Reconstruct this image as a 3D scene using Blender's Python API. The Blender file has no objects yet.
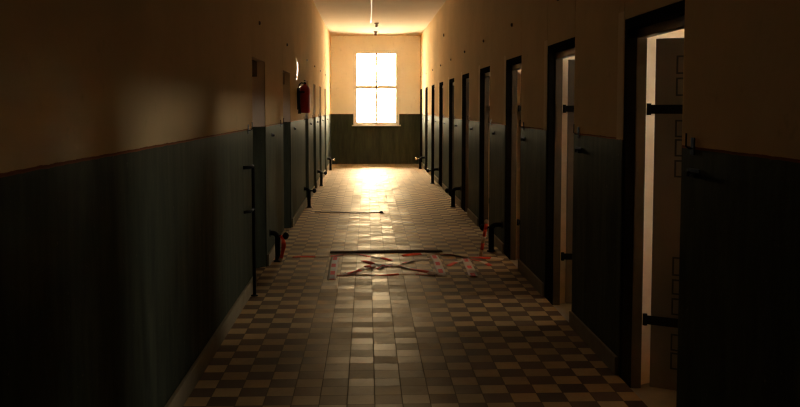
import bpy, bmesh, math, random
from mathutils import Vector, Matrix, Euler
random.seed(7)
S = bpy.context.scene
COL = S.collection

# ------------------------------------------------------------------ camera, sky, exposure
F, PX, PY, VX, VY = 875.0, 400.0, 166.0, 367.0, 107.5
cam = bpy.data.cameras.new('camera'); camo = bpy.data.objects.new('camera', cam); COL.objects.link(camo)
camo.location = (0, 0, 1.6)
camo.rotation_euler = (math.radians(90) - math.atan((PY - VY) / F), 0, -math.atan((PX - VX) / F))
cam.sensor_width = 36; cam.sensor_fit = 'HORIZONTAL'; cam.lens = F / 800 * 36
cam.shift_x = (400 - PX) / 800; cam.shift_y = -(203.5 - PY) / 800
cam.clip_start = 0.02; cam.clip_end = 200
S.camera = camo

w = bpy.data.worlds.new('overcast_sky'); S.world = w; w.use_nodes = True
bg = w.node_tree.nodes['Background']
bg.inputs[0].default_value = (1.0, 0.935, 0.825, 1); bg.inputs[1].default_value = 90.0

S.view_settings.view_transform = 'Standard'; S.view_settings.look = 'None'
S.view_settings.gamma = 1; S.view_settings.use_curve_mapping = False
S.view_settings.exposure = 0.08
cy = S.cycles
cy.use_denoising = True
cy.denoising_prefilter = 'ACCURATE'
try: cy.denoiser = 'OPENIMAGEDENOISE'
except Exception: pass
cy.max_bounces = 14; cy.diffuse_bounces = 10; cy.glossy_bounces = 6; cy.transparent_max_bounces = 12
cy.sample_clamp_indirect = 20; cy.caustics_reflective = False; cy.caustics_refractive = False
cy.use_adaptive_sampling = False
cy.filter_width = 1.3

def portal(name, loc, rot, sx, sy):            # lets the sky light find the window openings
    l = bpy.data.lights.new(name, 'AREA'); l.shape = 'RECTANGLE'; l.size = sx; l.size_y = sy
    l.cycles.is_portal = True
    o = bpy.data.objects.new(name, l); o.location = loc; o.rotation_euler = rot; COL.objects.link(o)
    return o

# ------------------------------------------------------------------ places
XL, XR, YE, YB, ZC = -1.01, 1.50, 24.82, -3.0, 3.615
DADO = 1.412
RN = [4.127 + 2.185 * k for k in range(-1, 10)]       # near edge of each opening on the right
RW = 0.905
CELL_Z = -0.06
XC = 4.1                                              # outer wall of the cells
LO = [(7.80, 8.77), (10.62, 11.64), (14.42, 15.16), (16.58, 17.32), (18.66, 19.42), (20.95, 21.70)]
WX0, WX1, WZ0, WZ1 = -0.385, 0.915, 1.11, 3.215         # window at the end

# ------------------------------------------------------------------ materials
def mat(name):
    m = bpy.data.materials.new(name); m.use_nodes = True
    nt = m.node_tree; return m, nt, nt.nodes['Principled BSDF']
def N(nt, t, **k):
    n = nt.nodes.new(t)
    for a, b in k.items(): setattr(n, a, b)
    return n
def math_(nt, op, a, b=None, c=None, clamp=False):
    n = N(nt, 'ShaderNodeMath', operation=op, use_clamp=clamp)
    for i, v in enumerate((a, b, c)):
        if v is None: continue
        if isinstance(v, (int, float)): n.inputs[i].default_value = v
        else: nt.links.new(v, n.inputs[i])
    return n.outputs[0]
def mix(nt, f, a, b):
    n = N(nt, 'ShaderNodeMix', data_type='RGBA')
    for i, v in ((0, f), (6, a), (7, b)):
        if isinstance(v, (int, float)): n.inputs[i].default_value = v
        elif isinstance(v, tuple): n.inputs[i].default_value = (*v, 1)
        else: nt.links.new(v, n.inputs[i])
    return n.outputs[2]
def noise(nt, vec, scale, detail=4, rough=.55):
    n = N(nt, 'ShaderNodeTexNoise'); n.inputs['Scale'].default_value = scale
    n.inputs['Detail'].default_value = detail; n.inputs['Roughness'].default_value = rough
    nt.links.new(vec, n.inputs['Vector']); return n.outputs[0]
def bump(nt, bs, h, s=.2, d=.01):
    b = N(nt, 'ShaderNodeBump'); b.inputs['Strength'].default_value = s; b.inputs['Distance'].default_value = d
    nt.links.new(h, b.inputs['Height']); nt.links.new(b.outputs[0], bs.inputs['Normal'])
def ramp(nt, v, a, b):
    n = N(nt, 'ShaderNodeMapRange'); nt.links.new(v, n.inputs[0])
    n.inputs[1].default_value = a; n.inputs[2].default_value = b; return n.outputs[0]

def sheen(nt, bs, fac, rough, ior=1.4, tint=(1, 1, 1)):
    """matte paint under a thin gloss: fac scales the Fresnel reflection"""
    bs.inputs['Specular IOR Level'].default_value = 0
    g = N(nt, 'ShaderNodeBsdfGlossy'); g.inputs['Color'].default_value = (*tint, 1); f = N(nt, 'ShaderNodeFresnel'); f.inputs[0].default_value = ior
    for v, i in ((rough, g.inputs['Roughness']),):
        if isinstance(v, (int, float)): i.default_value = v
        else: nt.links.new(v, i)
    k = math_(nt, 'MULTIPLY', f.outputs[0], fac)
    mx = N(nt, 'ShaderNodeMixShader'); nt.links.new(k, mx.inputs[0]); nt.links.new(bs.outputs[0], mx.inputs[1]); nt.links.new(g.outputs[0], mx.inputs[2])
    out = [n for n in nt.nodes if n.type == 'OUTPUT_MATERIAL'][0]; nt.links.new(mx.outputs[0], out.inputs[0])
    l = [l.from_socket for l in nt.links if l.to_socket == bs.inputs['Normal']]
    if l: nt.links.new(l[0], g.inputs['Normal'])

def simple(name, col, rough=.5, metal=0, var=.15, scale=12, b=.1, spec=.5, fac=None):
    m, nt, bs = mat(name)
    co = N(nt, 'ShaderNodeTexCoord').outputs['Object']
    n = noise(nt, co, scale)
    c = mix(nt, n, tuple(x * (1 - var) for x in col), tuple(min(1, x * (1 + var)) for x in col))
    nt.links.new(c, bs.inputs['Base Color'])
    bs.inputs['Roughness'].default_value = rough; bs.inputs['Metallic'].default_value = metal
    bs.inputs['Specular IOR Level'].default_value = spec
    if b: bump(nt, bs, noise(nt, co, scale * 6), b, .004)
    if fac is not None: sheen(nt, bs, fac, rough)
    return m

CREAM = (.75, .54, .285); GREEN = (.046, .053, .039); REDLINE = (.24, .08, .03)
def wall_mat(name, inner=None, CREAM=CREAM, left=None):
    """cream distemper above a glossy green oil-paint dado with a red-brown line; plain plaster past x=inner"""
    m, nt, bs = mat(name)
    geo = N(nt, 'ShaderNodeNewGeometry').outputs['Position']
    sp = N(nt, 'ShaderNodeSeparateXYZ'); nt.links.new(geo, sp.inputs[0]); x, y, z = sp.outputs
    n1 = noise(nt, geo, 1.3, 6, .6); n2 = noise(nt, geo, 9, 5, .6); n3 = noise(nt, geo, 45, 3)
    wob = math_(nt, 'ADD', z, math_(nt, 'MULTIPLY', math_(nt, 'SUBTRACT', n2, .5), .012))
    cream = mix(nt, ramp(nt, n1, .3, .7), tuple(c * .93 for c in CREAM), tuple(min(1, c * 1.05) for c in CREAM))
    cream = mix(nt, ramp(nt, n2, .62, .80), cream, tuple(c * .80 for c in CREAM))
    # vertical run marks and scuffs in the oil paint
    mp = N(nt, 'ShaderNodeMapping'); mp.inputs['Scale'].default_value = (3, 3, .5); nt.links.new(geo, mp.inputs[0])
    n4 = noise(nt, mp.outputs[0], 3.0, 6, .65)
    green = mix(nt, ramp(nt, n4, .35, .7), tuple(c * .75 for c in GREEN), (GREEN[0] * 1.5, GREEN[1] * 1.4, GREEN[2] * 1.25))
    green = mix(nt, ramp(nt, n3, .70, .78), green, (.16, .15, .11))
    isd = math_(nt, 'LESS_THAN', wob, DADO)
    isl = math_(nt, 'MULTIPLY', math_(nt, 'GREATER_THAN', wob, DADO - .004), math_(nt, 'LESS_THAN', wob, DADO + .008))
    c = mix(nt, isd, cream, green); c = mix(nt, isl, c, REDLINE)
    r = math_(nt, 'ADD', math_(nt, 'MULTIPLY', isd, -.38), .90)
    r = math_(nt, 'ADD', r, math_(nt, 'MULTIPLY', math_(nt, 'SUBTRACT', n2, .5), .22))
    sp_ = math_(nt, 'ADD', math_(nt, 'MULTIPLY', isd, .09), .0)
    if inner is not None:
        # lighter strip along the far side of every door frame, above the dado
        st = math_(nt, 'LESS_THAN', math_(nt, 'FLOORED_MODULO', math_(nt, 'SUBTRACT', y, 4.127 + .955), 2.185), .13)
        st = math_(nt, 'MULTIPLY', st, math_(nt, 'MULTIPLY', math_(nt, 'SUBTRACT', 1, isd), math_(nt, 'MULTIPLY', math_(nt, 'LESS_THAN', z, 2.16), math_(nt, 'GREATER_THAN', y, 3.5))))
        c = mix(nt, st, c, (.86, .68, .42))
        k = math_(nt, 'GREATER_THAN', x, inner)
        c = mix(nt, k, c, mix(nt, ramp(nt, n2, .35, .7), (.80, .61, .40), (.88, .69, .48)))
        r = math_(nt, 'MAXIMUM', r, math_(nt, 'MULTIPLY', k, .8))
    if left is not None:                                # recesses tinted lighter and pinkish above the dado, standing in for light there
        k = math_(nt, 'MULTIPLY', math_(nt, 'LESS_THAN', x, left), math_(nt, 'SUBTRACT', 1, isd))
        c = mix(nt, k, c, (.86, .72, .58))
    nt.links.new(c, bs.inputs['Base Color']); nt.links.new(r, bs.inputs['Roughness'])
    bump(nt, bs, math_(nt, 'ADD', math_(nt, 'MULTIPLY', n1, 2.0), math_(nt, 'MULTIPLY', n3, .08)), .25, .02)
    sheen(nt, bs, sp_, .42, tint=(1, .88, .62))
    return m
M_wall = wall_mat('painted_plaster')
M_end = wall_mat('painted_plaster_end', None, (.93, .885, .77))  # paler cream: the bounce light on the end wall is put into its colour
M_wall_l = wall_mat('painted_plaster_left', None, CREAM, XL - .006)
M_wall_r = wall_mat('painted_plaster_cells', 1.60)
M_ceil = simple('ceiling_distemper', (.74, .61, .40), .9, var=.06, scale=2, b=.1, spec=0)
M_cellw = simple('cell_whitewash', (.78, .61, .39), .9, var=.08, scale=3, spec=0)
M_conc = simple('cell_concrete', (.48, .43, .35), .8, var=.25, scale=6, b=.4, spec=0)
M_base = simple('skirting_render', (.30, .24, .15), .6, var=.3, scale=5, b=.25, spec=0)
M_frame = simple('black_frame_paint', (.014, .012, .010), .9, var=.4, scale=8, spec=0)
M_rebate = simple('grey_brown_paint', (.15, .115, .08), .35, var=.2, scale=8, fac=.6)
M_leaf = simple('door_grey_paint', (.235, .195, .16), .5, var=.15, scale=5, fac=.15)
M_leafg = simple('door_green_paint', (.035, .048, .042), .4, var=.2, scale=5, fac=.15)
M_recess = simple('recess_brown_paint', (.26, .19, .13), .7, var=.15, spec=0)
M_iron = simple('black_iron', (.016, .014, .012), .4, var=.3, scale=30, fac=.15)
M_mould = simple('moulding_dark_paint', (.035, .03, .026), .5, var=.2)
M_white = simple('white_gloss_paint', (.90, .86, .76), .5, var=.03, spec=.1)
M_chrome = simple('worn_chrome', (.6, .57, .5), .22, 1, var=.1, b=0)
M_red = simple('extinguisher_red', (.36, .014, .010), .3, var=.1, b=0)
M_rubber = simple('black_rubber', (.012, .011, .010), .25, var=.1, b=0)
M_label = simple('extinguisher_label_cream', (.6, .55, .45), .5, var=.1, b=0)
M_tw = simple('tape_white', (.74, .56, .37), .6, var=.12, b=0, fac=.12)
M_tr = simple('tape_red', (.75, .08, .03), .6, var=.1, b=0, fac=.12)
M_wood = simple('dark_worn_wood', (.09, .055, .032), .8, var=.5, scale=10, b=.3, spec=0)
M_bake = simple('brown_bakelite', (.11, .055, .02), .4, var=.2)
M_rust = simple('rusty_steel', (.07, .045, .03), .5, .3, var=.5, scale=30)
M_sign = simple('glossy_sign_plastic', (.78, .74, .64), .12, var=.03, b=0, spec=.8)

def glass_mat():
    m = bpy.data.materials.new('window_glass'); m.use_nodes = True; nt = m.node_tree; nt.nodes.clear()
    o = N(nt, 'ShaderNodeOutputMaterial'); t = N(nt, 'ShaderNodeBsdfTransparent'); g = N(nt, 'ShaderNodeBsdfGlossy')
    t.inputs[0].default_value = (.95, .95, .93, 1); g.inputs['Roughness'].default_value = .03
    f = N(nt, 'ShaderNodeFresnel'); f.inputs[0].default_value = 1.45; mx = N(nt, 'ShaderNodeMixShader')
    nt.links.new(f.outputs[0], mx.inputs[0]); nt.links.new(t.outputs[0], mx.inputs[1]); nt.links.new(g.outputs[0], mx.inputs[2])
    nt.links.new(mx.outputs[0], o.inputs[0]); return m
M_glass = glass_mat()

def floor_mat():
    m, nt, bs = mat('checkered_floor_tiles')
    geo = N(nt, 'ShaderNodeNewGeometry').outputs['Position']
    sp = N(nt, 'ShaderNodeSeparateXYZ'); nt.links.new(geo, sp.inputs[0]); x, y, z = sp.outputs
    T = .151
    u = math_(nt, 'DIVIDE', math_(nt, 'SUBTRACT', x, .039), T); v = math_(nt, 'DIVIDE', math_(nt, 'SUBTRACT', y, 4.787), T)
    iu = math_(nt, 'FLOOR', u); iv = math_(nt, 'FLOOR', v)
    par = math_(nt, 'FLOORED_MODULO', math_(nt, 'ADD', iu, iv), 2)
    cv = N(nt, 'ShaderNodeCombineXYZ'); nt.links.new(iu, cv.inputs[0]); nt.links.new(iv, cv.inputs[1])
    wn = N(nt, 'ShaderNodeTexWhiteNoise', noise_dimensions='2D'); nt.links.new(cv.outputs[0], wn.inputs['Vector'])
    r1 = wn.outputs['Value']; sc = N(nt, 'ShaderNodeSeparateColor'); nt.links.new(wn.outputs['Color'], sc.inputs[0])
    r2, r3 = sc.outputs[0], sc.outputs[1]
    light = mix(nt, r1, (.42, .255, .105), (.58, .375, .17))
    dark = mix(nt, r2, (.075, .042, .028), (.15, .080, .050))
    nA = noise(nt, geo, 2.2, 6, .65); nB = noise(nt, geo, 30, 5, .7)
    # the middle is blended to closer tones: little contrast between its tiles
    cx = math_(nt, 'ABSOLUTE', math_(nt, 'SUBTRACT', x, .05))
    mid_mask = math_(nt, 'SUBTRACT', 1, ramp(nt, math_(nt, 'ADD', cx, math_(nt, 'MULTIPLY', math_(nt, 'SUBTRACT', nA, .5), .45)), .20, .62))
    mid_mask = math_(nt, 'MULTIPLY', mid_mask, .85)
    mid_tone = mix(nt, r3, (.27, .175, .09), (.42, .285, .155))
    c = mix(nt, par, light, dark); c = mix(nt, mid_mask, c, mid_tone)
    dirt = ramp(nt, nA, .45, .75)
    c = mix(nt, math_(nt, 'MULTIPLY', dirt, .55), c, (.16, .098, .05))
    c = mix(nt, math_(nt, 'MULTIPLY', ramp(nt, nB, .55, .8), .4), c, (.12, .085, .05))
    fu = math_(nt, 'ABSOLUTE', math_(nt, 'SUBTRACT', math_(nt, 'FRACT', u), .5)); fv = math_(nt, 'ABSOLUTE', math_(nt, 'SUBTRACT', math_(nt, 'FRACT', v), .5))
    e = math_(nt, 'MAXIMUM', fu, fv); gr = ramp(nt, e, .475, .490)
    c = mix(nt, math_(nt, 'MULTIPLY', gr, .8), c, (.05, .035, .022))
    nt.links.new(c, bs.inputs['Base Color'])
    ro = math_(nt, 'ADD', math_(nt, 'MULTIPLY', r2, .16), .31)
    ro = math_(nt, 'ADD', ro, math_(nt, 'MULTIPLY', nB, .14)); ro = math_(nt, 'ADD', ro, math_(nt, 'MULTIPLY', cx, .12)); ro = math_(nt, 'ADD', ro, math_(nt, 'MULTIPLY', gr, .3))
    nt.links.new(ro, bs.inputs['Roughness']);     # each tile sits a hair off level
    tilt = math_(nt, 'ADD', math_(nt, 'MULTIPLY', math_(nt, 'FRACT', u), math_(nt, 'SUBTRACT', r1, .5)), math_(nt, 'MULTIPLY', math_(nt, 'FRACT', v), math_(nt, 'SUBTRACT', r3, .5)))
    h = math_(nt, 'ADD', math_(nt, 'MULTIPLY', nA, 1.2), math_(nt, 'ADD', math_(nt, 'MULTIPLY', nB, .12), math_(nt, 'MULTIPLY', tilt, .45)))
    h = math_(nt, 'SUBTRACT', h, math_(nt, 'MULTIPLY', gr, .3))
    bump(nt, bs, h, .30, .006)
    k = math_(nt, 'ADD', .24, math_(nt, 'MULTIPLY', mid_mask, math_(nt, 'ADD', .02, math_(nt, 'MULTIPLY', r3, .26))))
    sheen(nt, bs, k, ro, 1.45, (1, .80, .52))
    return m
M_floor = floor_mat()

# ------------------------------------------------------------------ mesh helpers
class MB:
    def __init__(s): s.bm = bmesh.new()
    def box(s, x0, x1, y0, y1, z0, z1, bev=0, mi=0):
        r = bmesh.ops.create_cube(s.bm, size=1); vs = r['verts']
        for v in vs: v.co = Vector(((x0 + x1) / 2 + v.co.x * (x1 - x0), (y0 + y1) / 2 + v.co.y * (y1 - y0), (z0 + z1) / 2 + v.co.z * (z1 - z0)))
        fs = {f for v in vs for f in v.link_faces}
        for f in fs: f.material_index = mi
        if bev:
            es = list({e for v in vs for e in v.link_edges})
            bmesh.ops.bevel(s.bm, geom=es, offset=bev, segments=2, affect='EDGES', profile=.7)
        return s
    def tube(s, pts, r, seg=12, cap=True, mi=0):
        pts = [Vector(p) for p in pts]; rs = r if isinstance(r, (list, tuple)) else [r] * len(pts)
        rings = []; prev = None
        for i, p in enumerate(pts):
            t = (pts[min(i + 1, len(pts) - 1)] - pts[max(i - 1, 0)]).normalized()
            if prev is None:
                a = t.cross(Vector((0, 0, 1)));
                if a.length < .05: a = t.cross(Vector((1, 0, 0)))
            else: a = prev - t * prev.dot(t)
            a.normalize(); prev = a; b = t.cross(a)
            rings.append([s.bm.verts.new(p + (a * math.cos(q) + b * math.sin(q)) * rs[i]) for q in (2 * math.pi * j / seg for j in range(seg))])
        for A, B in zip(rings, rings[1:]):
            for j in range(seg):
                f = s.bm.faces.new((A[j], A[(j + 1) % seg], B[(j + 1) % seg], B[j])); f.smooth = True; f.material_index = mi
        if cap:
            for R_ in (rings[0][::-1], rings[-1]):
                f = s.bm.faces.new(R_); f.material_index = mi
        return s
    def lathe(s, prof, c=(0, 0, 0), seg=28, mi=0):
        rings = [[s.bm.verts.new((c[0] + r * math.cos(q), c[1] + r * math.sin(q), c[2] + z)) for q in (2 * math.pi * j / seg for j in range(seg))] for r, z in prof]
        for A, B in zip(rings, rings[1:]):
            for j in range(seg):
                f = s.bm.faces.new((A[j], A[(j + 1) % seg], B[(j + 1) % seg], B[j])); f.smooth = True; f.material_index = mi
        s.bm.faces.new(rings[0][::-1]); s.bm.faces.new(rings[-1]); return s
    def ball(s, c, r, sc=(1, 1, 1)):
        q = bmesh.ops.create_uvsphere(s.bm, u_segments=16, v_segments=10, radius=r)
        for v in q['verts']: v.co = Vector((v.co.x * sc[0] + c[0], v.co.y * sc[1] + c[1], v.co.z * sc[2] + c[2]))
        for f in {f for v in q['verts'] for f in v.link_faces}: f.smooth = True
        return s
    def build(s, name, mats, parent=None, loc=None, rotz=0):
        bmesh.ops.recalc_face_normals(s.bm, faces=s.bm.faces)
        me = bpy.data.meshes.new(name); s.bm.to_mesh(me); s.bm.free()
        for m_ in (mats if isinstance(mats, (list, tuple)) else [mats]): me.materials.append(m_)
        o = bpy.data.objects.new(name, me); COL.objects.link(o)
        if parent: o.parent = parent
        if loc is not None: o.location = loc
        o.rotation_euler.z = rotz
        return o
def empty(name, loc=(0, 0, 0), rotz=0):
    o = bpy.data.objects.new(name, None); COL.objects.link(o); o.location = loc; o.rotation_euler.z = rotz; o.empty_display_size = .1; return o
def tag(o, label, cat, group=None, kind=None):
    o['label'] = label; o['category'] = cat
    if group: o['group'] = group
    if kind: o['kind'] = kind
    return o
def copy_tree(o, parent=None):
    c = o.copy(); COL.objects.link(c); c.parent = parent
    for ch in [k for k in bpy.data.objects if k.parent == o]: copy_tree(ch, c)
    return c
def arc(c, r, a0, a1, n, plane='xz'):
    out = []
    for i in range(n + 1):
        a = math.radians(a0 + (a1 - a0) * i / n); p, q = r * math.cos(a), r * math.sin(a)
        out.append({'xz': (c[0] + p, c[1], c[2] + q), 'xy': (c[0] + p, c[1] + q, c[2]), 'yz': (c[0], c[1] + p, c[2] + q)}[plane])
    return out
ORD = ['first', 'second', 'third', 'fourth', 'fifth', 'sixth', 'seventh', 'eighth', 'ninth', 'tenth', 'eleventh']

# ------------------------------------------------------------------ room shell
tag(MB().box(XL - .6, XR, YB, YE + .3, -.3, 0).build('floor', M_floor), 'brown and tan checkered tile floor of the corridor', 'floor', kind='structure')
tag(MB().box(XR, XC + .3, YB, YE + .3, -.3, CELL_Z).build('floor_cells', M_conc), 'bare floor of the cells, a step below the corridor tiles', 'floor', kind='structure')
tag(MB().box(XL - .6, XC + .3, YB, YE + .3, ZC, ZC + .2).build('ceiling', M_ceil), 'plain cream corridor ceiling', 'ceiling', kind='structure')
TW = .45
# right wall: piers whose edges splay open towards the cells, angled to catch window light
def pier(m, a, b):
    if b - a < .6: m.box(XR, XR + TW, a, b, -.1, ZC); return
    fp = [(XR, a), (XR + .125, a), (XR + TW, a + .21), (XR + TW, b - .18), (XR + .125, b), (XR, b)]
    lo_ = [m.bm.verts.new((x, y, -.1)) for x, y in fp]; hi_ = [m.bm.verts.new((x, y, ZC)) for x, y in fp]
    fs = [m.bm.faces.new(lo_[::-1]), m.bm.faces.new(hi_)]
    for i in range(6): fs.append(m.bm.faces.new((lo_[i], lo_[(i + 1) % 6], hi_[(i + 1) % 6], hi_[i])))
    es = [m.bm.edges.get((lo_[i], hi_[i])) for i in (0, 5)]
    bmesh.ops.bevel(m.bm, geom=es, offset=.012, segments=2, affect='EDGES', profile=.5)
m = MB(); ys = YB
for n in RN:
    pier(m, ys, n); m.box(XR, XR + TW, n, n + RW + .05, 2.11, ZC); m.box(XR + .13, XR + TW, n - .19, n + RW + .24, 2.11, ZC - .1); ys = n + RW + .05
pier(m, ys, YE)
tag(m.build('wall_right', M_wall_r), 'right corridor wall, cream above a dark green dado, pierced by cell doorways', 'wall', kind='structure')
# left wall
def splay(m, b):                                       # slanted far side of a recess, slant added to gather more light
    fp = [(XL - .012, b), (XL - .4, b), (XL - .4, b - .14), (XL - .15, b - .12)]
    lo_ = [m.bm.verts.new((x, y, -.1)) for x, y in fp]; hi_ = [m.bm.verts.new((x, y, 2.06)) for x, y in fp]
    m.bm.faces.new(lo_[::-1]); m.bm.faces.new(hi_)
    for i in range(4): m.bm.faces.new((lo_[i], lo_[(i + 1) % 4], hi_[(i + 1) % 4], hi_[i]))
m = MB(); ys = YB; SPL = .12
for a, b in LO:
    if ys > YB: splay(m, ys)
    m.box(XL - .4, XL, ys, a, -.1, ZC, .012); m.box(XL - .4, XL, a, b, 2.05, ZC); ys = b
splay(m, ys); m.box(XL - .4, XL, ys, YE, -.1, ZC, .012)
m.box(XL - .6, XL - .4, YB, YE, -.1, ZC)
tag(m.build('wall_left', M_wall_l), 'left corridor wall, cream above a dark green dado with a red-brown line', 'wall', kind='structure')
# far wall round the window, and the wall behind the camera
m = MB()
m.box(XL - .6, WX0, YE, YE + .32, -.1, ZC); m.box(WX1, XC + .3, YE, YE + .32, -.1, ZC)
m.box(WX0, WX1, YE, YE + .32, -.1, WZ0); m.box(WX0, WX1, YE, YE + .32, WZ1, ZC)
tag(m.build('wall_back', M_end), 'end wall of the corridor around the bright window', 'wall', kind='structure')
tag(MB().box(XL - .6, XC + .3, YB - .2, YB, -.1, ZC).build('wall_front', M_wall), 'closed near end wall behind the viewer', 'wall', kind='structure')
# outer wall of the cells with a high window each, and the partitions
CW, CZ0, CZ1 = .66, 2.2, 2.85
m = MB(); ys = YB
for n in RN:
    c = n + RW / 2
    m.box(XC, XC + .3, ys, c - CW / 2, -.1, ZC); m.box(XC, XC + .3, c - CW / 2, c + CW / 2, -.1, CZ0); m.box(XC, XC + .3, c - CW / 2, c + CW / 2, CZ1, ZC); ys = c + CW / 2
m.box(XC, XC + .3, ys, YE, -.1, ZC)
tag(m.build('wall_outer', M_cellw), 'outer whitewashed wall of the cells with a window in each', 'wall', kind='structure')
for k, n in enumerate(RN[1:]):
    yc = n + RW / 2 - 2.185 / 2
    tag(MB().box(XR + TW, XC, yc - .07, yc + .07, -.1, ZC).build('wall_partition', M_cellw),
        'whitewashed partition wall before the %s cell' % ORD[k], 'wall', 'partition walls between the cells', 'structure')

# skirting
m = MB(); ys = YB
for a, b in LO + [(YE, YE)]:
    m.box(XL, XL + .022, ys, a - .02, 0, .12, .008); ys = b + .02
tag(m.build('baseboard_left', M_base), 'tan rendered skirting along the left wall', 'baseboard', kind='structure')
m = MB(); ys = YB
for n in RN + [YE]:
    m.box(XR - .02, XR, ys, min(n - .02, YE), 0, .11, .008); ys = n + RW + .07
    if ys > YE: break
tag(m.build('baseboard_right', M_base), 'tan rendered skirting along the right wall', 'baseboard', kind='structure')

# ------------------------------------------------------------------ windows
def window(name, wx, wz, bars, label):
    """built facing -y round the origin at the sill centre: wx wide, wz high"""
    r = empty(name); h = wx / 2; fw = .105 if not bars else .05
    m = MB()
    m.box(-h, -h + fw, .10, .18, 0, wz, .006); m.box(h - fw, h, .10, .18, 0, wz, .006)
    m.box(-h + fw, h - fw, .10, .18, wz - fw, wz, .006); m.box(-h + fw, h - fw, .10, .18, 0, fw * .7, .006)
    m.build('window_frame', M_white, r)
    tz = wz * .505 if not bars else wz * .5
    m = MB(); m.box(-.031, .031, .085, .165, fw * .7, wz - fw, .004); m.build('muntin', M_white, r)
    m = MB(); m.box(-h + fw, h - fw, .08, .172, tz - .048, tz + .048, .004); m.build('transom', M_white, r)
    for sx in (-1, 1):
        for z0, z1 in ((fw * .7, tz - .048), (tz + .048, wz - fw)):
            a, b = (-h + fw, -.031) if sx < 0 else (.031, h - fw)
            MB().box(a, b, .138, .142, z0, z1).build('window_pane', M_glass, r)
    m = MB(); m.box(-h - .04, h + .04, -.05, .10, -.035, 0, .008); m.build('window_sill', M_white, r)
    if bars:
        for i in range(5):
            x = -h + wx * (i + 1) / 6
            MB().tube([(x, .22, 0), (x, .22, wz)], .01, 8).build('bar', M_iron, r)
    else:
        MB().box(-.012, .012, .065, .08, wz * .5 - .02, wz * .5 + .06, .004).build('window_latch', M_iron, r)
    tag(r, label, 'window', kind='structure')
    return r
wn = window('window_1', WX1 - WX0, WZ1 - WZ0, False, 'tall bright four-pane window with white frame in the end wall of the corridor')
wn.location = ((WX0 + WX1) / 2, YE - .085, WZ0)
portal('sky_portal', ((WX0 + WX1) / 2, YE + .20, (WZ0 + WZ1) / 2), (math.radians(-90), 0, 0), WX1 - WX0, WZ1 - WZ0)
w0 = window('window_2', CW, CZ1 - CZ0, True, '')
for k, n in enumerate(RN[1:]):
    o = w0 if k == 0 else copy_tree(w0)
    o.name = 'window_%d' % (k + 2)
    o.location = (XC, n + RW / 2, CZ0); o.rotation_euler.z = math.radians(-90)
    tag(o, 'barred cell window high in the outer wall of the %s cell on the right' % ORD[k], 'window', kind='structure')
    portal('sky_portal', (XC + .16, n + RW / 2, (CZ0 + CZ1) / 2), (math.radians(90), 0, math.radians(90)), CW, CZ1 - CZ0)

# ------------------------------------------------------------------ doors on the right: frame, leaf hung on the far jamb and swung into the cell
def door_right(n, ang, first=None):
    r = empty('door_1', (XR, n, 0)); y1 = RW
    m = MB()
    m.box(.002, .06, y1, y1 + .05, CELL_Z, 2.05, .004)
    m.box(.002, .06, .0, y1 + .05, 2.05, 2.11, .006)
    m.build('door_frame', M_frame, r)
    m = MB()
    m.box(.06, .118, y1 - .004, y1 + .05, CELL_Z, 2.0, .004); m.box(.06, .118, .0, .054, CELL_Z, 2.0, .004)
    m.box(.06, .118, .0, y1 + .05, 2.0, 2.108, .004)
    q = m.build('door_stop', M_rebate, r)
    # leaf in its own frame: hinge pin at origin, leaf runs along -y when shut; corridor face looks to -x
    L, th, z0, z1 = .80, .05, CELL_Z + .015, 1.995
    leaf = MB().box(.0, th, -L - .035, -.032, z0, z1, .004).build('door_leaf', M_leaf, r)
    for z in (1.59, .355):
        m = MB(); m.box(-.012, 0, -L, .0, z - .026, z + .026, .002)
        m.tube([(-.004, .0, z - .034), (-.004, .0, z + .034)], .014, 12)
        for yy in (-.12, -.35, -.6): m.ball((-.012, yy, z), .011, (.6, 1, 1))
        m.build('strap_hinge', M_iron, leaf)
    def panel(a, b, c, d):
        m = MB(); t = .010
        m.box(-.007, .001, a, b, c, c + t); m.box(-.007, .001, a, b, d - t, d); m.box(-.007, .001, a, a + t, c, d); m.box(-.007, .001, b - t, b, c, d)
        m.build('panel_moulding', M_mould, leaf)
    for (c, d) in ((1.79, 1.895), (1.665, 1.77), (1.43, 1.53), (1.32, 1.42), (1.20, 1.30), (.63, .74), (.52, .61), (.40, .50), (.19, .29), (.08, .18)):
        panel(-.62, -.150, c, d)
    m = MB(); m.tube([(-.05, -L + .02, 1.0), (-.05, -L + .02, 1.18)], .01, 10); m.tube([(-.05, -L + .02, 1.0), (0, -L + .02, 1.0)], .009, 8); m.tube([(-.05, -L + .02, 1.18), (0, -L + .02, 1.18)], .009, 8)
    m.build('door_handle', M_iron, leaf)
    leaf.location = (.135, y1 - .006, 0); leaf.rotation_euler.z = math.radians(ang)
    return r
angs = [0, 59, 84, 92, 90, 94, 88, 92, 95, 90, 92]
where = ['shut cell door nearest the viewer on the right', 'open grey cell door with black strap hinges in the nearest doorway on the right']
for k, (n, a) in enumerate(zip(RN, angs)):
    if k == 0: proto = o = door_right(n, a)
    else:
        o = copy_tree(proto); o.location.y = n
        for ch in bpy.data.objects:
            if ch.parent == o and ch.name.startswith('door_leaf'): ch.rotation_euler.z = math.radians(a)
    o.name = 'door_%d' % (k + 1)
    tag(o, where[k] if k < 2 else 'black-framed open cell doorway, %s along the right wall from the nearest lit one' % ORD[k - 1], 'door', 'cell doors on the right wall', 'structure')

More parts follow.
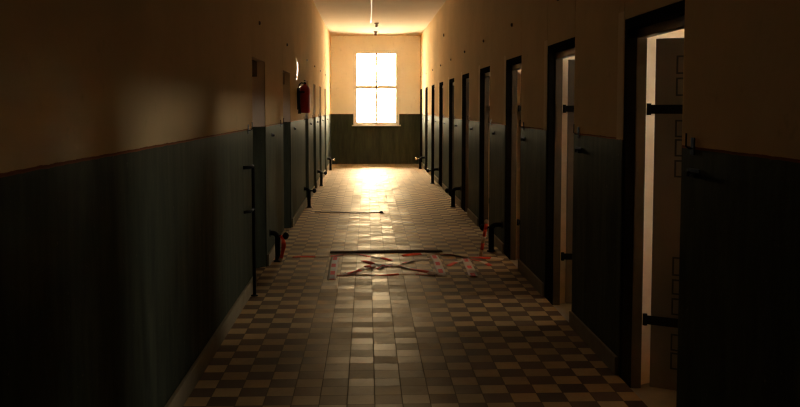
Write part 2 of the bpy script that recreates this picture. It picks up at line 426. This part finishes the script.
# doors on the left: shut in a shallow recess
def door_left(w_, k):
    w_ -= .14
    r = empty('door_12')
    h = 2.05
    m = MB(); m.box(-.22, -.15, 0, .06, 0, h - .002, .004); m.box(-.22, -.15, w_ - .06, w_, 0, h - .002, .004); m.box(-.22, -.15, .06, w_ - .06, h - .10, h - .002, .004)
    m.box(-.15, -.06, .003, w_ - .003, h - .15, h - .002, .004)
    m.build('door_frame', M_recess, r)
    leaf = MB().box(-.21, -.165, .06, w_ - .06, .01, h - .10, .004).build('door_leaf', M_leafg, r)
    for z in (1.55, .36):
        MB().box(-.165, -.153, .06, w_ - .14, z - .026, z + .026, .002).build('strap_hinge', M_iron, leaf)
    MB().tube([(-.165, w_ - .15, 1.0), (-.12, w_ - .15, 1.0), (-.12, w_ - .15, 1.15), (-.165, w_ - .15, 1.15)], .009, 8).build('door_handle', M_iron, leaf)
    return r
lab = ['shut green door in the nearest recess of the left wall, beside the bent black pipe', 'shut green door in the second recess of the left wall',
       'shut door recess in the left wall just below the fire extinguisher', 'shut door recess in the left wall just beyond the fire extinguisher',
       'narrow shut door recess, last but one in the left wall', 'narrow shut door recess in the left wall closest to the end window']
for k, (a, b) in enumerate(LO):
    o = door_left(b - a, k); o.location = (XL, a, 0); o.name = 'door_%d' % (12 + k); tag(o, lab[k], 'door', 'recessed doors on the left wall', 'structure')

# ------------------------------------------------------------------ black bent pipe by the first left door
py_, px_ = 7.40, XL + .05
r = empty('guard_pipe', (px_, py_, 0))
pts = [(0, 0, 0), (0, 0, 1.05)] + [(0, p[1], p[2]) for p in arc((0, -.05, 1.06), .05, 0, 90, 6, 'yz')] + [(0, -.20, 1.11), (-.05, -.24, 1.11)]
MB().tube(pts, .014, 12).build('pipe', M_iron, r)
MB().tube([(0, 0, .745), (0, -.20, .745), (-.05, -.24, .745)], .012, 10).build('wall_bracket', M_iron, r)
MB().lathe([(.03, 0), (.03, .008), (.016, .012)], (0, 0, 0), 16).build('foot_plate', M_iron, r)
tag(r, 'tall black bent iron pipe standing against the left wall before the nearest recessed door', 'pipe')

# ------------------------------------------------------------------ short bent pipes standing from the floor beside the walls
def stub(side, knob):
    """side=-1: wall to the left. Origin at the foot."""
    r = empty('pipe_stub'); wx = .075 * side if side < 0 else .10
    s = 1 if side > 0 else -1; d = wx * 1
    hgt = .30
    pts = [(0, 0, 0), (0, 0, hgt - .06)] + [(s * (.05 - .05 * math.cos(math.radians(a))), 0, hgt - .05 + .05 * math.sin(math.radians(a))) for a in range(10, 91, 16)] + [(s * abs(d), 0, hgt)]
    MB().tube(pts, .026, 12).build('pipe', M_iron, r)
    MB().lathe([(.04, 0), (.04, .012), (.024, .018)], (0, 0, 0), 16).build('floor_flange', M_iron, r)
    MB().tube([(s * (abs(d) - .008), 0, hgt), (s * abs(d), 0, hgt)], .04, 16).build('wall_flange', M_iron, r)
    m = MB(); m.tube([(-s * .0, 0, hgt - .03), (-s * .07, 0, hgt - .03)], .012, 10); m.ball((-s * .08, 0, hgt - .03), .038, (.8, 1, 1))
    m.build('valve_knob', M_chrome if knob else M_iron, r)
    return r
for s, x, y, kb, lb in ((-1, XL + .08, 9.06, False, 'bent iron pipe by the left wall with red and white tape hanging from it'),
                        (-1, XL + .08, 14.0, False, 'bent black pipe by the left wall, under the fire extinguisher'),
                        (-1, XL + .08, 17.8, False, 'bent dark pipe by the left wall, third from the viewer'),
                        (-1, XL + .08, 22.3, True, 'bent pipe with shiny knob at the far left corner'),
                        (1, XR - .12, 9.62, False, 'bent black pipe by the right wall beside the tape-wrapped stick'),
                        (1, XR - .12, 13.95, False, 'bent black pipe by the right wall, second from the viewer'),
                        (1, XR - .12, 18.35, False, 'bent black pipe by the right wall, third from the viewer'),
                        (1, XR - .12, 22.7, True, 'bent pipe with shiny knob at the far right corner')):
    o = stub(s, kb); o.location = (x, y, 0)
    for ch in bpy.data.objects:
        if ch.parent == o and ch.name.startswith(('pipe', 'wall_flange')):
            pass
    sc = (abs(x - (XL if s < 0 else XR))) / (.075 if s < 0 else .10)
    o.scale = (sc, 1, 1)
    tag(o, lb, 'pipe', 'short bent pipes along the walls')

# ------------------------------------------------------------------ fire extinguisher on the left wall
ex = empty('fire_extinguisher', (XL + .115, 12.75, 1.52))
MB().lathe([(.055, 0), (.068, .01), (.072, .03), (.072, .335), (.066, .365), (.045, .39), (.024, .40), (.024, .415)], (0, 0, 0)).build('cylinder', M_red, ex)
MB().lathe([(.0735, .13), (.0735, .25)], (0, 0, 0)).build('paper_label', M_label, ex) if False else None
MB().tube([(0, 0, .41), (0, 0, .44)], .022, 14).build('valve', M_iron, ex)
m = MB(); m.box(-.012, .012, -.10, .03, .435, .447, .003); m.build('lever', M_iron, ex)
m = MB(); m.box(-.010, .010, -.085, .03, .460, .472, .003); m.build('carry_handle', M_iron, ex)
hp = [(-.01, -.02, .425), (-.05, -.03, .435), (-.078, -.035, .41), (-.088, -.038, .36), (-.086, -.045, .2), (-.080, -.045, .06)]
MB().tube(hp, [.010, .012, .012, .012, .012, .018], 12).build('hose', M_rubber, ex)
MB().tube([(-.080, -.045, .07), (-.078, -.045, -.01)], [.018, .024], 14).build('nozzle', M_rubber, ex)
m = MB(); m.box(-.112, -.072, -.03, .03, .05, .36, .003); m.box(-.08, .0, -.078, .078, .29, .315, .003); m.build('wall_bracket', M_iron, ex)
tag(ex, 'red fire extinguisher with black hose hung on the left wall', 'fire extinguisher')

# curved plastic sign above it, edge-on, shining in the window light
m = MB(); a = []; Hs, Ws = .29, .20
bm = m.bm; g = []
for i in range(9):
    t = i / 8; z = -Hs / 2 + Hs * t; off = .012 + .022 * math.sin(math.pi * (.12 + .8 * (1 - t)))
    g.append([bm.verts.new((off, yy, z)) for yy in (-Ws / 2, Ws / 2)])
for A, B in zip(g, g[1:]): f = bm.faces.new((A[0], A[1], B[1], B[0])); f.smooth = True
sg = m.build('wall_sign', M_sign); so = sg.modifiers.new('t', 'SOLIDIFY'); so.thickness = .003
sg.location = (XL + .004, 12.35, 2.14)
tag(sg, 'warped pale plastic sign seen edge-on above the fire extinguisher', 'sign')

# ------------------------------------------------------------------ ceiling cable and lamp holders
MB().tube([(.10, YB, ZC - .012), (.103, 6, ZC - .014), (.098, 12, ZC - .012), (.092, 16.5, ZC - .016), (.10, 18.5, ZC - .012), (.098, 20.9, ZC - .012)], .012, 8).build('ceiling_conduit', M_white)
tag(bpy.data.objects['ceiling_conduit'], 'thin pale conduit running along the corridor ceiling', 'conduit')
for y, lb in ((21.05, 'brown lamp holder on the ceiling at the end of the conduit'), (23.4, 'small brown lamp holder on the ceiling closest to the end window')):
    r = empty('lamp_holder', (.235, y, ZC))
    MB().lathe([(.055, 0), (.055, -.02), (.04, -.035)][::-1], (0, 0, 0), 20).build('ceiling_rose', M_bake, r)
    MB().lathe([(.03, -.035), (.034, -.05), (.034, -.10), (.026, -.11)][::-1], (0, 0, 0), 20).build('socket', M_bake, r)
    tag(r, lb, 'lamp holder', 'lamp holders on the ceiling')

# ------------------------------------------------------------------ small iron fittings on the piers
def peg():
    r = empty('wall_hook')
    MB().tube([(0, 0, -.02), (-.02, 0, -.02), (-.035, 0, -.01), (-.035, 0, .05)], .0045, 8).build('hook', M_iron, r)
    MB().box(-.006, 0, -.02, .02, -.05, .03, .002).build('back_plate', M_iron, r)
    return r
def catch():
    r = empty('door_catch')
    MB().box(-.006, 0, -.07, .07, -.02, .02, .002).build('back_plate', M_iron, r)
    for yy in (-.045, .045): MB().tube([(0, yy, 0), (-.014, yy, 0), (-.014, yy, -.018)], .007, 8).build('staple', M_iron, r)
    return r
P, Cc = peg(), catch(); first = True
for k, n in enumerate(RN[1:]):
    near = ORD[k]
    o = P if k == 0 else copy_tree(P); o.location = (XR, n - .16, DADO + .02)
    tag(o, 'small black hook on the wall just before the %s lit right doorway' % near, 'hook', 'hooks beside the cell doors')
    o = Cc if k == 0 else copy_tree(Cc); o.location = (XR, n - .18 if k < 3 else n - .40, 1.30)
    tag(o, 'black iron catch on the green dado just before the %s lit right doorway' % near, 'catch', 'catches beside the cell doors')
for k, (a, b) in enumerate(LO):
    o = copy_tree(P); o.location = (XL, a - .32, DADO + .015); o.rotation_euler.z = math.pi
    tag(o, 'small black hook on the left wall before the %s recessed door' % ORD[k], 'hook', 'hooks on the left wall')
    o = copy_tree(Cc); o.location = (XL, b + .62, 1.31); o.rotation_euler.z = math.pi
    tag(o, 'black iron catch on the left wall past the %s recessed door' % ORD[k], 'catch', 'catches on the left wall')
    o = MB().lathe([(.019, 0), (.019, .012), (.010, .018)], seg=14).build('wall_plug', M_bake); o.location = (XL, (a + b) / 2 + .03, 2.39); o.rotation_euler = (0, math.radians(90), 0)
    tag(o, 'tiny dark plug on the left wall above the %s recessed door' % ORD[k], 'plug', 'plugs above the left doors')
for k, n in enumerate(RN[1:]):
    o = MB().lathe([(.019, 0), (.019, .012), (.010, .018)], seg=14).build('wall_plug', M_bake); o.location = (XR, n + .55, 2.45); o.rotation_euler = (0, math.radians(-90), 0)
    tag(o, 'tiny dark plug on the right wall above the %s lit doorway' % ORD[k], 'plug', 'plugs above the cell doors')
o = MB().lathe([(.03, 0), (.03, .014), (.016, .02)], seg=14).build('wall_plug', M_bake); o.location = (XR, 17.05, 3.0); o.rotation_euler = (0, math.radians(-90), 0)
tag(o, 'round dark plug high on the right wall, well above the row of small ones', 'plug')

# ------------------------------------------------------------------ things lying on the floor
def G(px, py, z=0):                                    # floor point seen at a pixel of the photograph
    d = F * (1.6 - z) / (py - VY); return Vector(((px - VX) * d / F, d, z))
o = MB().box(-.62, .62, -.06, .06, 0, .012, .004).build('floor_plank', M_wood); o.location = (.21, 9.62, .0); o.rotation_euler.z = math.radians(1.5)
tag(o, 'dark thin plank lying across the corridor floor behind the barrier tape', 'plank')
r = empty('floor_rod', (-.30, 13.25, 0))
MB().tube([(-.5, .04, .012), (.50, -.02, .010)], .007, 10).build('rod', M_rust, r)
MB().lathe([(.028, 0), (.030, .008), (.026, .022), (.014, .03)], (.515, -.02, 0), 16).build('rod_end', M_iron, r)
tag(r, 'thin dark rod with round end lying on the floor in the bright strip', 'rod')

LIFT = [0]
def tape(name, path, wdt, label, twist=0, lift=.003):
    LIFT[0] += 1; lift = lift * .4 + .0006 * (LIFT[0] % 4)
    pts = [Vector(p) for p in path]; dense = []
    L = [0]
    for a, b in zip(pts, pts[1:]): L.append(L[-1] + (b - a).length)
    n = max(6, int(L[-1] / .02))
    for i in range(n + 1):
        s = L[-1] * i / n; j = max(k for k in range(len(L) - 1) if L[k] <= s + 1e-9); t = (s - L[j]) / (L[j + 1] - L[j])
        dense.append(pts[j].lerp(pts[j + 1], t))
    for _ in range(3): dense = [dense[0]] + [(dense[i - 1] + dense[i] * 2 + dense[i + 1]) / 4 for i in range(1, n)] + [dense[-1]]
    m = MB(); bm = m.bm; rows = []; ph = random.random() * 6
    for i, p in enumerate(dense):
        d = (dense[min(i + 1, n)] - dense[max(i - 1, 0)]); d.normalize()
        sd = Vector((-d.y, d.x, 0))
        if sd.length < .1: sd = Vector((0, 1, 0))
        sd.normalize()
        a = twist * math.sin(i / n * 6.3 * 1.3 + ph)
        up = sd.cross(d); sd2 = sd * math.cos(a) + Vector((0, 0, 1)) * math.sin(a)
        z = lift * (1 + .8 * math.sin(i * .33 + ph)) + abs(math.sin(a)) * wdt / 2
        q = p + Vector((0, 0, z))
        rows.append([bm.verts.new(q + sd2 * (wdt * u)) for u in (-.5, -.26, .26, .5)])
    per = .40
    for i in range(n):
        s = L[-1] * (i + .5) / n
        for j in range(3):
            f = bm.faces.new((rows[i][j], rows[i][j + 1], rows[i + 1][j + 1], rows[i + 1][j])); f.smooth = True
            f.material_index = 1 if (j == 1 and (s % per) < per * .48 and wdt > .06) or (wdt <= .06 and (s % per) < per * .6) else 0
    o = m.build(name, [M_tw, M_tr]); so = o.modifiers.new('t', 'SOLIDIFY'); so.thickness = .0012
    tag(o, label, 'barrier tape', 'fallen red and white barrier tape'); return o
tape('barrier_tape', [G(335, 258), G(333.5, 263), G(331, 281)], .085, 'wide red and white tape strip lying lengthwise at the left of the tape litter')
tape('barrier_tape', [G(434, 257), G(437, 262), G(443, 278)], .085, 'wide red and white tape strip lying lengthwise right of the bright middle tiles')
tape('barrier_tape', [G(466, 260.5), G(469, 266), G(475, 279)], .085, 'wide red and white tape strip under the arched tape near the right doorways')
tape('barrier_tape', [G(449, 268), G(458, 263.5), G(470, 261), G(482, 263), G(492, 268)], .045, 'narrow tape strip bent into an arch on the floor near the right doorways', .18)
tape('barrier_tape', [G(334, 277), G(356, 275.5), G(384, 277), G(410, 276), G(443, 277)], .045, 'long narrow tape strip across the corridor, frontmost of the tape litter', .18)
tape('barrier_tape', [G(346, 275), G(362, 271), G(368, 269)], .05, 'short slanting red tape piece just left of the bright middle tiles', .18)
tape('barrier_tape', [G(362, 262), G(374, 266), G(384, 268), G(398, 267), G(412, 271), G(438, 276)], .055, 'crumpled tape strip running slantwise over the bright middle tiles', .22, .004)
tape('barrier_tape', [G(376, 270.5), G(383, 267.5), G(392, 265.5)], .075, 'bright red crumpled tape scrap in the middle of the corridor floor', .22, .004)
tape('barrier_tape', [G(366, 267), G(370, 270), G(374, 267)], .06, 'tiny folded red tape scrap in the middle of the tape litter', .22, .004)
tape('barrier_tape', [G(402, 265), G(412, 262.8), G(424, 261), G(432, 260)], .07, 'slanting red and white tape behind the crumpled piece, right of middle', .22, .004)
tape('barrier_tape', [G(292, 258), G(330, 257.5), G(350, 254), G(372, 258), G(392, 262)], .045, 'thin red tape trailing from the left wall towards the middle', .18)
tape('barrier_tape', [G(402, 257.5), G(425, 255.5), G(441, 256.2), G(470, 259), G(505, 262)], .045, 'thin red tape trailing towards the right wall behind the wide strips', .4)
# tape hanging from the left pipe
tape('barrier_tape', [(XL + .12, 9.045, .27), (XL + .15, 9.02, .20), (XL + .14, 9.0, .10), (XL + .11, 8.96, .01)], .05, 'piece of red and white tape hanging from the left bent pipe to the floor', .4)

# red and white striped stick leaning by the right stub
r = empty('striped_stick', (1.235, 9.30, 0))
prev = Vector((-.015, 0, .0))
for i in range(5):
    t0, t1 = i / 5, (i + 1) / 5; top = Vector((.045, 0, .36))
    a = Vector((-.015, 0, 0)).lerp(top, t0); b = Vector((-.015, 0, 0)).lerp(top, t1)
    MB().tube([a, b], [.018 + .006 * (i == 0), .018], 12).build('white_band' if i in (0, 2) else 'red_band', M_tw if i in (0, 2) else M_tr, r)
MB().ball((.046, 0, .375), .026).build('cap', M_tw, r)
tag(r, 'short red and white striped stick leaning by the right wall next to a bent pipe', 'stick')
